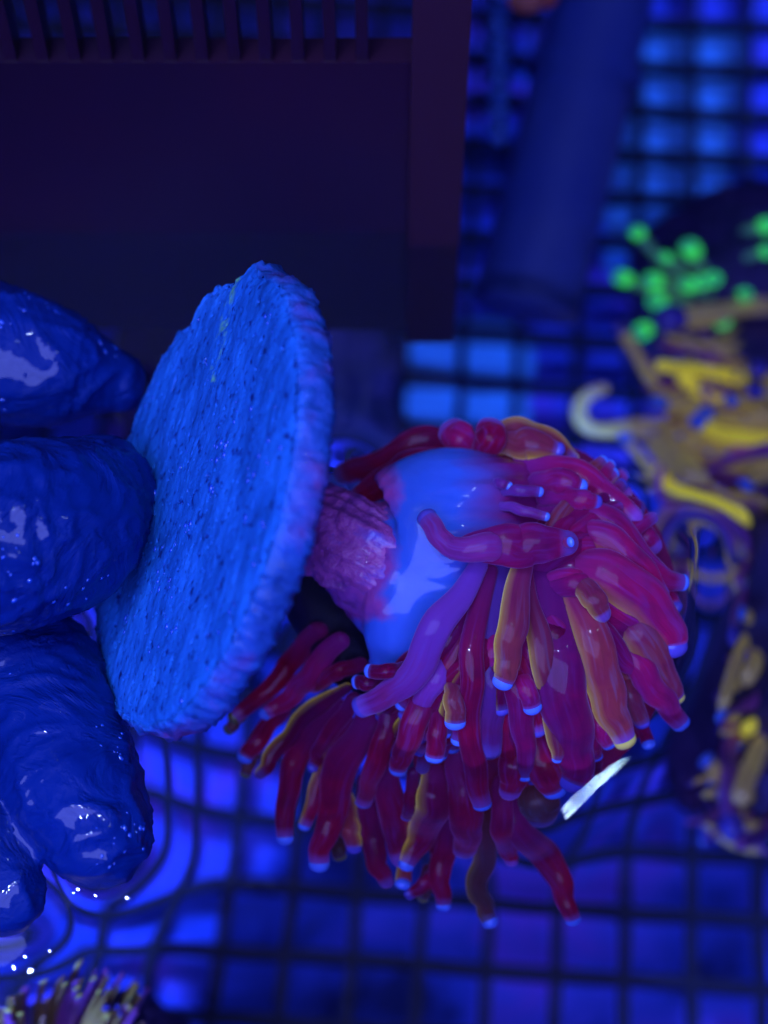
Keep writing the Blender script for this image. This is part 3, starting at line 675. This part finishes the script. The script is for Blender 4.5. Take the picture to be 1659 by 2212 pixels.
Y = [
    ([(1300, 838), (1262, 860), (1252, 900), (1290, 930), (1400, 925), (1500, 960)], [16, 16, 18, 20, 26, 30], M_YT, None),
    ([(1352, 948), (1385, 1000), (1430, 1060), (1500, 1100), (1570, 1128)], [13, 13, 16, 20, 24], M_YT, M_TIP),
    ([(1580, 1128), (1540, 1118), (1480, 1090), (1430, 1040), (1440, 950)], [22, 22, 18, 16, 24], M_YB, None),
    ([(1500, 1040), (1470, 1000), (1440, 950), (1480, 900)], [30, 40, 42, 30], M_YT, None),
    ([(1342, 712), (1375, 760), (1410, 820), (1450, 880)], [14, 13, 14, 16], M_YT, M_TIPV),
    ([(1455, 690), (1530, 684), (1600, 668), (1680, 660)], [28, 28, 20, 22], M_YT, M_TIPV),
    ([(1430, 785), (1470, 792), (1540, 800), (1600, 815)], [14, 14, 14, 18], M_YB, None),
    ([(1480, 812), (1520, 850), (1580, 880), (1680, 900)], [18, 18, 20, 24], M_YB, None),
    ([(1430, 870), (1500, 880), (1580, 900), (1680, 900)], [16, 20, 22, 24], M_YT, M_TIP),
    ([(1525, 893), (1560, 905), (1620, 920), (1690, 940)], [15, 15, 20, 24], M_YT, M_TIP),
    ([(1508, 912), (1550, 935), (1620, 950), (1690, 960)], [15, 15, 18, 24], M_YB, M_TIP),
    ([(1580, 862), (1620, 870), (1690, 880)], [14, 15, 20], M_YT, M_TIP),
    ([(1640, 798), (1670, 820), (1720, 850)], [17, 17, 20], M_YT, M_TIPV),
    ([(1632, 842), (1670, 850), (1720, 870)], [17, 17, 20], M_YT, M_TIPV),
    ([(1500, 950), (1540, 960), (1620, 990), (1690, 1000)], [18, 20, 26, 30], M_YT, None),
    ([(1492, 1046), (1540, 1010), (1610, 980), (1690, 970)], [16, 16, 18, 24], M_PT, M_TIP),
    ([(1610, 1050), (1640, 1030), (1690, 1020)], [15, 15, 18], M_YT, M_TIP),
    ([(1535, 1150), (1600, 1180), (1690, 1190)], [18, 22, 26], M_PT, None),
    ([(1540, 1250), (1580, 1200), (1570, 1140), (1640, 1090)], [14, 14, 15, 20], M_PT, None),
    ([(1535, 1360), (1540, 1310), (1590, 1260), (1690, 1210)], [17, 16, 18, 22], M_PT, M_TIPV),
    ([(1530, 1500), (1545, 1420), (1590, 1368), (1690, 1350)], [19, 20, 22, 22], M_YT, None),
    ([(1590, 1450), (1620, 1415), (1690, 1400)], [26, 28, 26], M_YT, None),
    ([(1580, 1780), (1572, 1680), (1562, 1600), (1600, 1530), (1690, 1520)], [20, 24, 24, 22, 22], M_PT, M_TIPV),
    ([(1600, 1720), (1620, 1660), (1650, 1600), (1700, 1560)], [20, 22, 22, 22], M_YT, None),
    ([(1605, 1570), (1640, 1560), (1700, 1550)], [18, 20, 22], M_YB, None),
    ([(1510, 1632), (1545, 1670), (1600, 1720), (1660, 1700)], [14, 14, 16, 18], M_YT, M_TIP),
    ([(1530, 1530), (1580, 1520), (1690, 1500)], [13, 14, 18], M_PT, M_TIP),
    ([(1600, 1820), (1640, 1800), (1690, 1740)], [13, 14, 18], M_PT, None),
    ([(1445, 990), (1420, 1050), (1440, 1110), (1520, 1180)], [12, 12, 14, 16], M_PT, None),
    ([(1560, 1320), (1600, 1330), (1690, 1300)], [12, 14, 18], M_YT, M_TIP),
]
for k, (pts, rad, m, tip) in enumerate(Y): bgt(yc, pts, rad, m, ZY - 10 - (k * 7 % 13), tip, ZY + (k * 5 % 17) - 4)
for k in range(175):
    hi = k % 3 < 2
    v = random.uniform(740, 1200) if hi else random.uniform(1180, 1820); u1 = random.uniform(1640, 1720); ln = random.uniform(110, 280) * (1 if hi else .62)
    ph = random.uniform(0, 6.3); am = random.uniform(14, 46); fr = random.uniform(2.2, 4.6); sl = random.uniform(-.35, .35)
    pts = [(u1 - ln * t + am * .5 * math.cos(fr * t + ph), v + sl * ln * t + am * math.sin(fr * t + ph)) for t in np.linspace(1, 0, 7)]
    r = random.uniform(6, 10.5)
    bgt(yc, pts, [r * .8, r * .85, r, r * 1.05, r * 1.1, r * 1.2, r * 1.3], random.choice((M_YT, M_YT, M_PT, M_PT, M_LT)), ZY - 22, random.choice((M_TIP, M_TIPV, M_TIPV, None, None)), ZY - random.uniform(0, 14), 1.1)
c = PZ(1740, 1500, -125); rock(yc, c, (22, 30, 30), 8.0)
gc = thing('green_tipped_coral', 'blurred coral with glowing green tips at the upper right', 'coral')
ZG = -115
rock(gc, PZ(1640, 640, -135), (26, 22, 24), 5.0)
for k, (u, v, r) in enumerate(((1380, 508, 17), (1350, 606, 19), (1414, 610, 21), (1420, 652, 22), (1495, 545, 22), (1490, 620, 18), (1516, 613, 18), (1541, 607, 19), (1392, 714, 20), (1560, 694, 20), (1655, 492, 22), (1655, 548, 16), (1440, 560, 13), (1610, 640, 15))):
    bend = (random.uniform(-15, 15), random.uniform(-15, 25))
    pts = [(u, v), (u + (1600 - u) * .3 + bend[0], v + (635 - v) * .45 + bend[1]), (u + (1600 - u) * .8 + 10, v + (640 - v) * .9)]
    if u > 1640: pts = [(u, v), (u - 50, v + 20), (1600, v + 80), (1640, 640)]
    o = bgt(gc, pts, [r * .74, r * .66, r * .8, r * .9][:len(pts)], M_GT, ZG - 10, M_GTIP, ZG + 6, 1.4)
lr = thing('shade_rock', 'dark lumps added for the shade under the overflow box, behind the disc', 'rock')  # lumps added to darken the area below the box
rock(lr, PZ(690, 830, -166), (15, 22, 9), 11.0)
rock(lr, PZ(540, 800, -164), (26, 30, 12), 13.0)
bc = thing('brown_coral', 'blurred brown coral tuft with pointed tentacles at the lower left corner', 'coral')
rock(bc, PZ(120, 2420, -125), (26, 18, 18), 2.0)
M_BT = bg_mat('brown_tentacle_skin', (.45, .25, .05), (.25, .10, .07))
for k in range(46):
    u = random.uniform(-20, 330); v = 2060 + abs(u - 150) * .35 + random.uniform(0, 110); 
    r = random.uniform(7, 13)
    bgt(bc, [(u, v), (u - 12 + (120 - u) * .15, v + 70), (u - 20 + (120 - u) * .3, v + 170)], [r * .5, r, r * 1.3], random.choice((M_BT, M_BT, M_PT)), -85, random.choice((M_TIPV, None, None, M_TIPY)), -62)

# ---------------------------------------------------------------- water surface with its meniscus
M_WATER = bpy.data.materials.new('water'); M_WATER.use_nodes = True
nt = M_WATER.node_tree; nt.nodes.remove(nt.nodes['Principled BSDF'])
gl = nt.nodes.new('ShaderNodeBsdfGlass'); gl.inputs['IOR'].default_value = 1.33; gl.inputs['Roughness'].default_value = 0.0; gl.inputs['Color'].default_value = (.93, .95, 1, 1)
nt.links.new(gl.outputs[0], nt.nodes['Material Output'].inputs['Surface'])
pts2 = []
for V in [co, DV] + [np.array([q.co for q in o.data.vertices]) / MM for o in frag.children_recursive if o.type == 'MESH' and o.name.split('.')[0] in ('tentacle', 'tip', 'flesh', 'stem')]:
    k = np.abs(V[:, 2] - .6) < .9
    pts2.append(V[k][:, :2])
pts2 = np.vstack(pts2)
WL = [PZ(u, v, 0)[:2] for u, v in ((1500, 1180), (1495, 1300), (1468, 1430), (1408, 1535), (1326, 1606), (1242, 1672), (1165, 1750))]   # the waterline along the coral's right flank
WL = catmull(np.array(WL), 300)
ok = []
for p in pts2:
    u_, v_ = uv_of(np.array([p[0], p[1], 0.0])); ok.append(not (u_ > 1150 and v_ > 1150))
pts2 = np.vstack([pts2[np.array(ok)], WL]); kd = KDTree(len(pts2))
kh = KDTree(4000); hp = co[np.abs(co[:, 2] - .6) < .9][:, :2]; hp = hp[np.random.permutation(len(hp))[:4000]]
kh = KDTree(len(hp))
for i, p in enumerate(hp): kh.insert((p[0], p[1], 0), i)
kh.balance()
for i, p in enumerate(pts2): kd.insert((p[0], p[1], 0), i)
kd.balance()
# fine sheet near the subject, coarse out to the tank's far side
xs = np.concatenate([np.linspace(-700, -90, 30)[:-1], np.linspace(-90, 90, 300), np.linspace(90, 700, 30)[1:]])
ys = np.concatenate([np.linspace(-400, -75, 20)[:-1], np.linspace(-75, 110, 300), np.linspace(110, 1100, 40)[1:]])
V = []
for y in ys:
    for x in xs:
        z = .0
        if -100 < x < 100 and -90 < y < 120:
            _, _, d = kd.find((x, y, 0)); dh = kh.find((x, y, 0))[2]; z += max(1.6 * math.exp(-d / 3.0), 2.2 * math.exp(-dh / 3.2))
            z += .05 * math.exp(-d / 14) * math.sin(d * .55 + 1.2 * noise.noise(Vector((x * .04, y * .04, 0))))
        z += .11 * noise.noise(Vector((x * .035, y * .05, 1.0))) + .02 * noise.noise(Vector((x * .12, y * .12, 5.0)))
        V.append((x, y, z))
nx = len(xs); Z = np.array([p[2] for p in V]).reshape(len(ys), nx)
for _ in range(14):
    Zp = np.pad(Z, 1, mode='edge'); Z = (Zp[1:-1, 1:-1] * 2 + Zp[:-2, 1:-1] + Zp[2:, 1:-1] + Zp[1:-1, :-2] + Zp[1:-1, 2:]) / 6
V = [(p[0], p[1], z) for p, z in zip(V, Z.ravel())]
F = [(j * nx + i, j * nx + i + 1, (j + 1) * nx + i + 1, (j + 1) * nx + i) for j in range(len(ys) - 1) for i in range(nx - 1)]
w = mesh_obj('water', V, F, M_WATER); w['kind'] = 'structure'
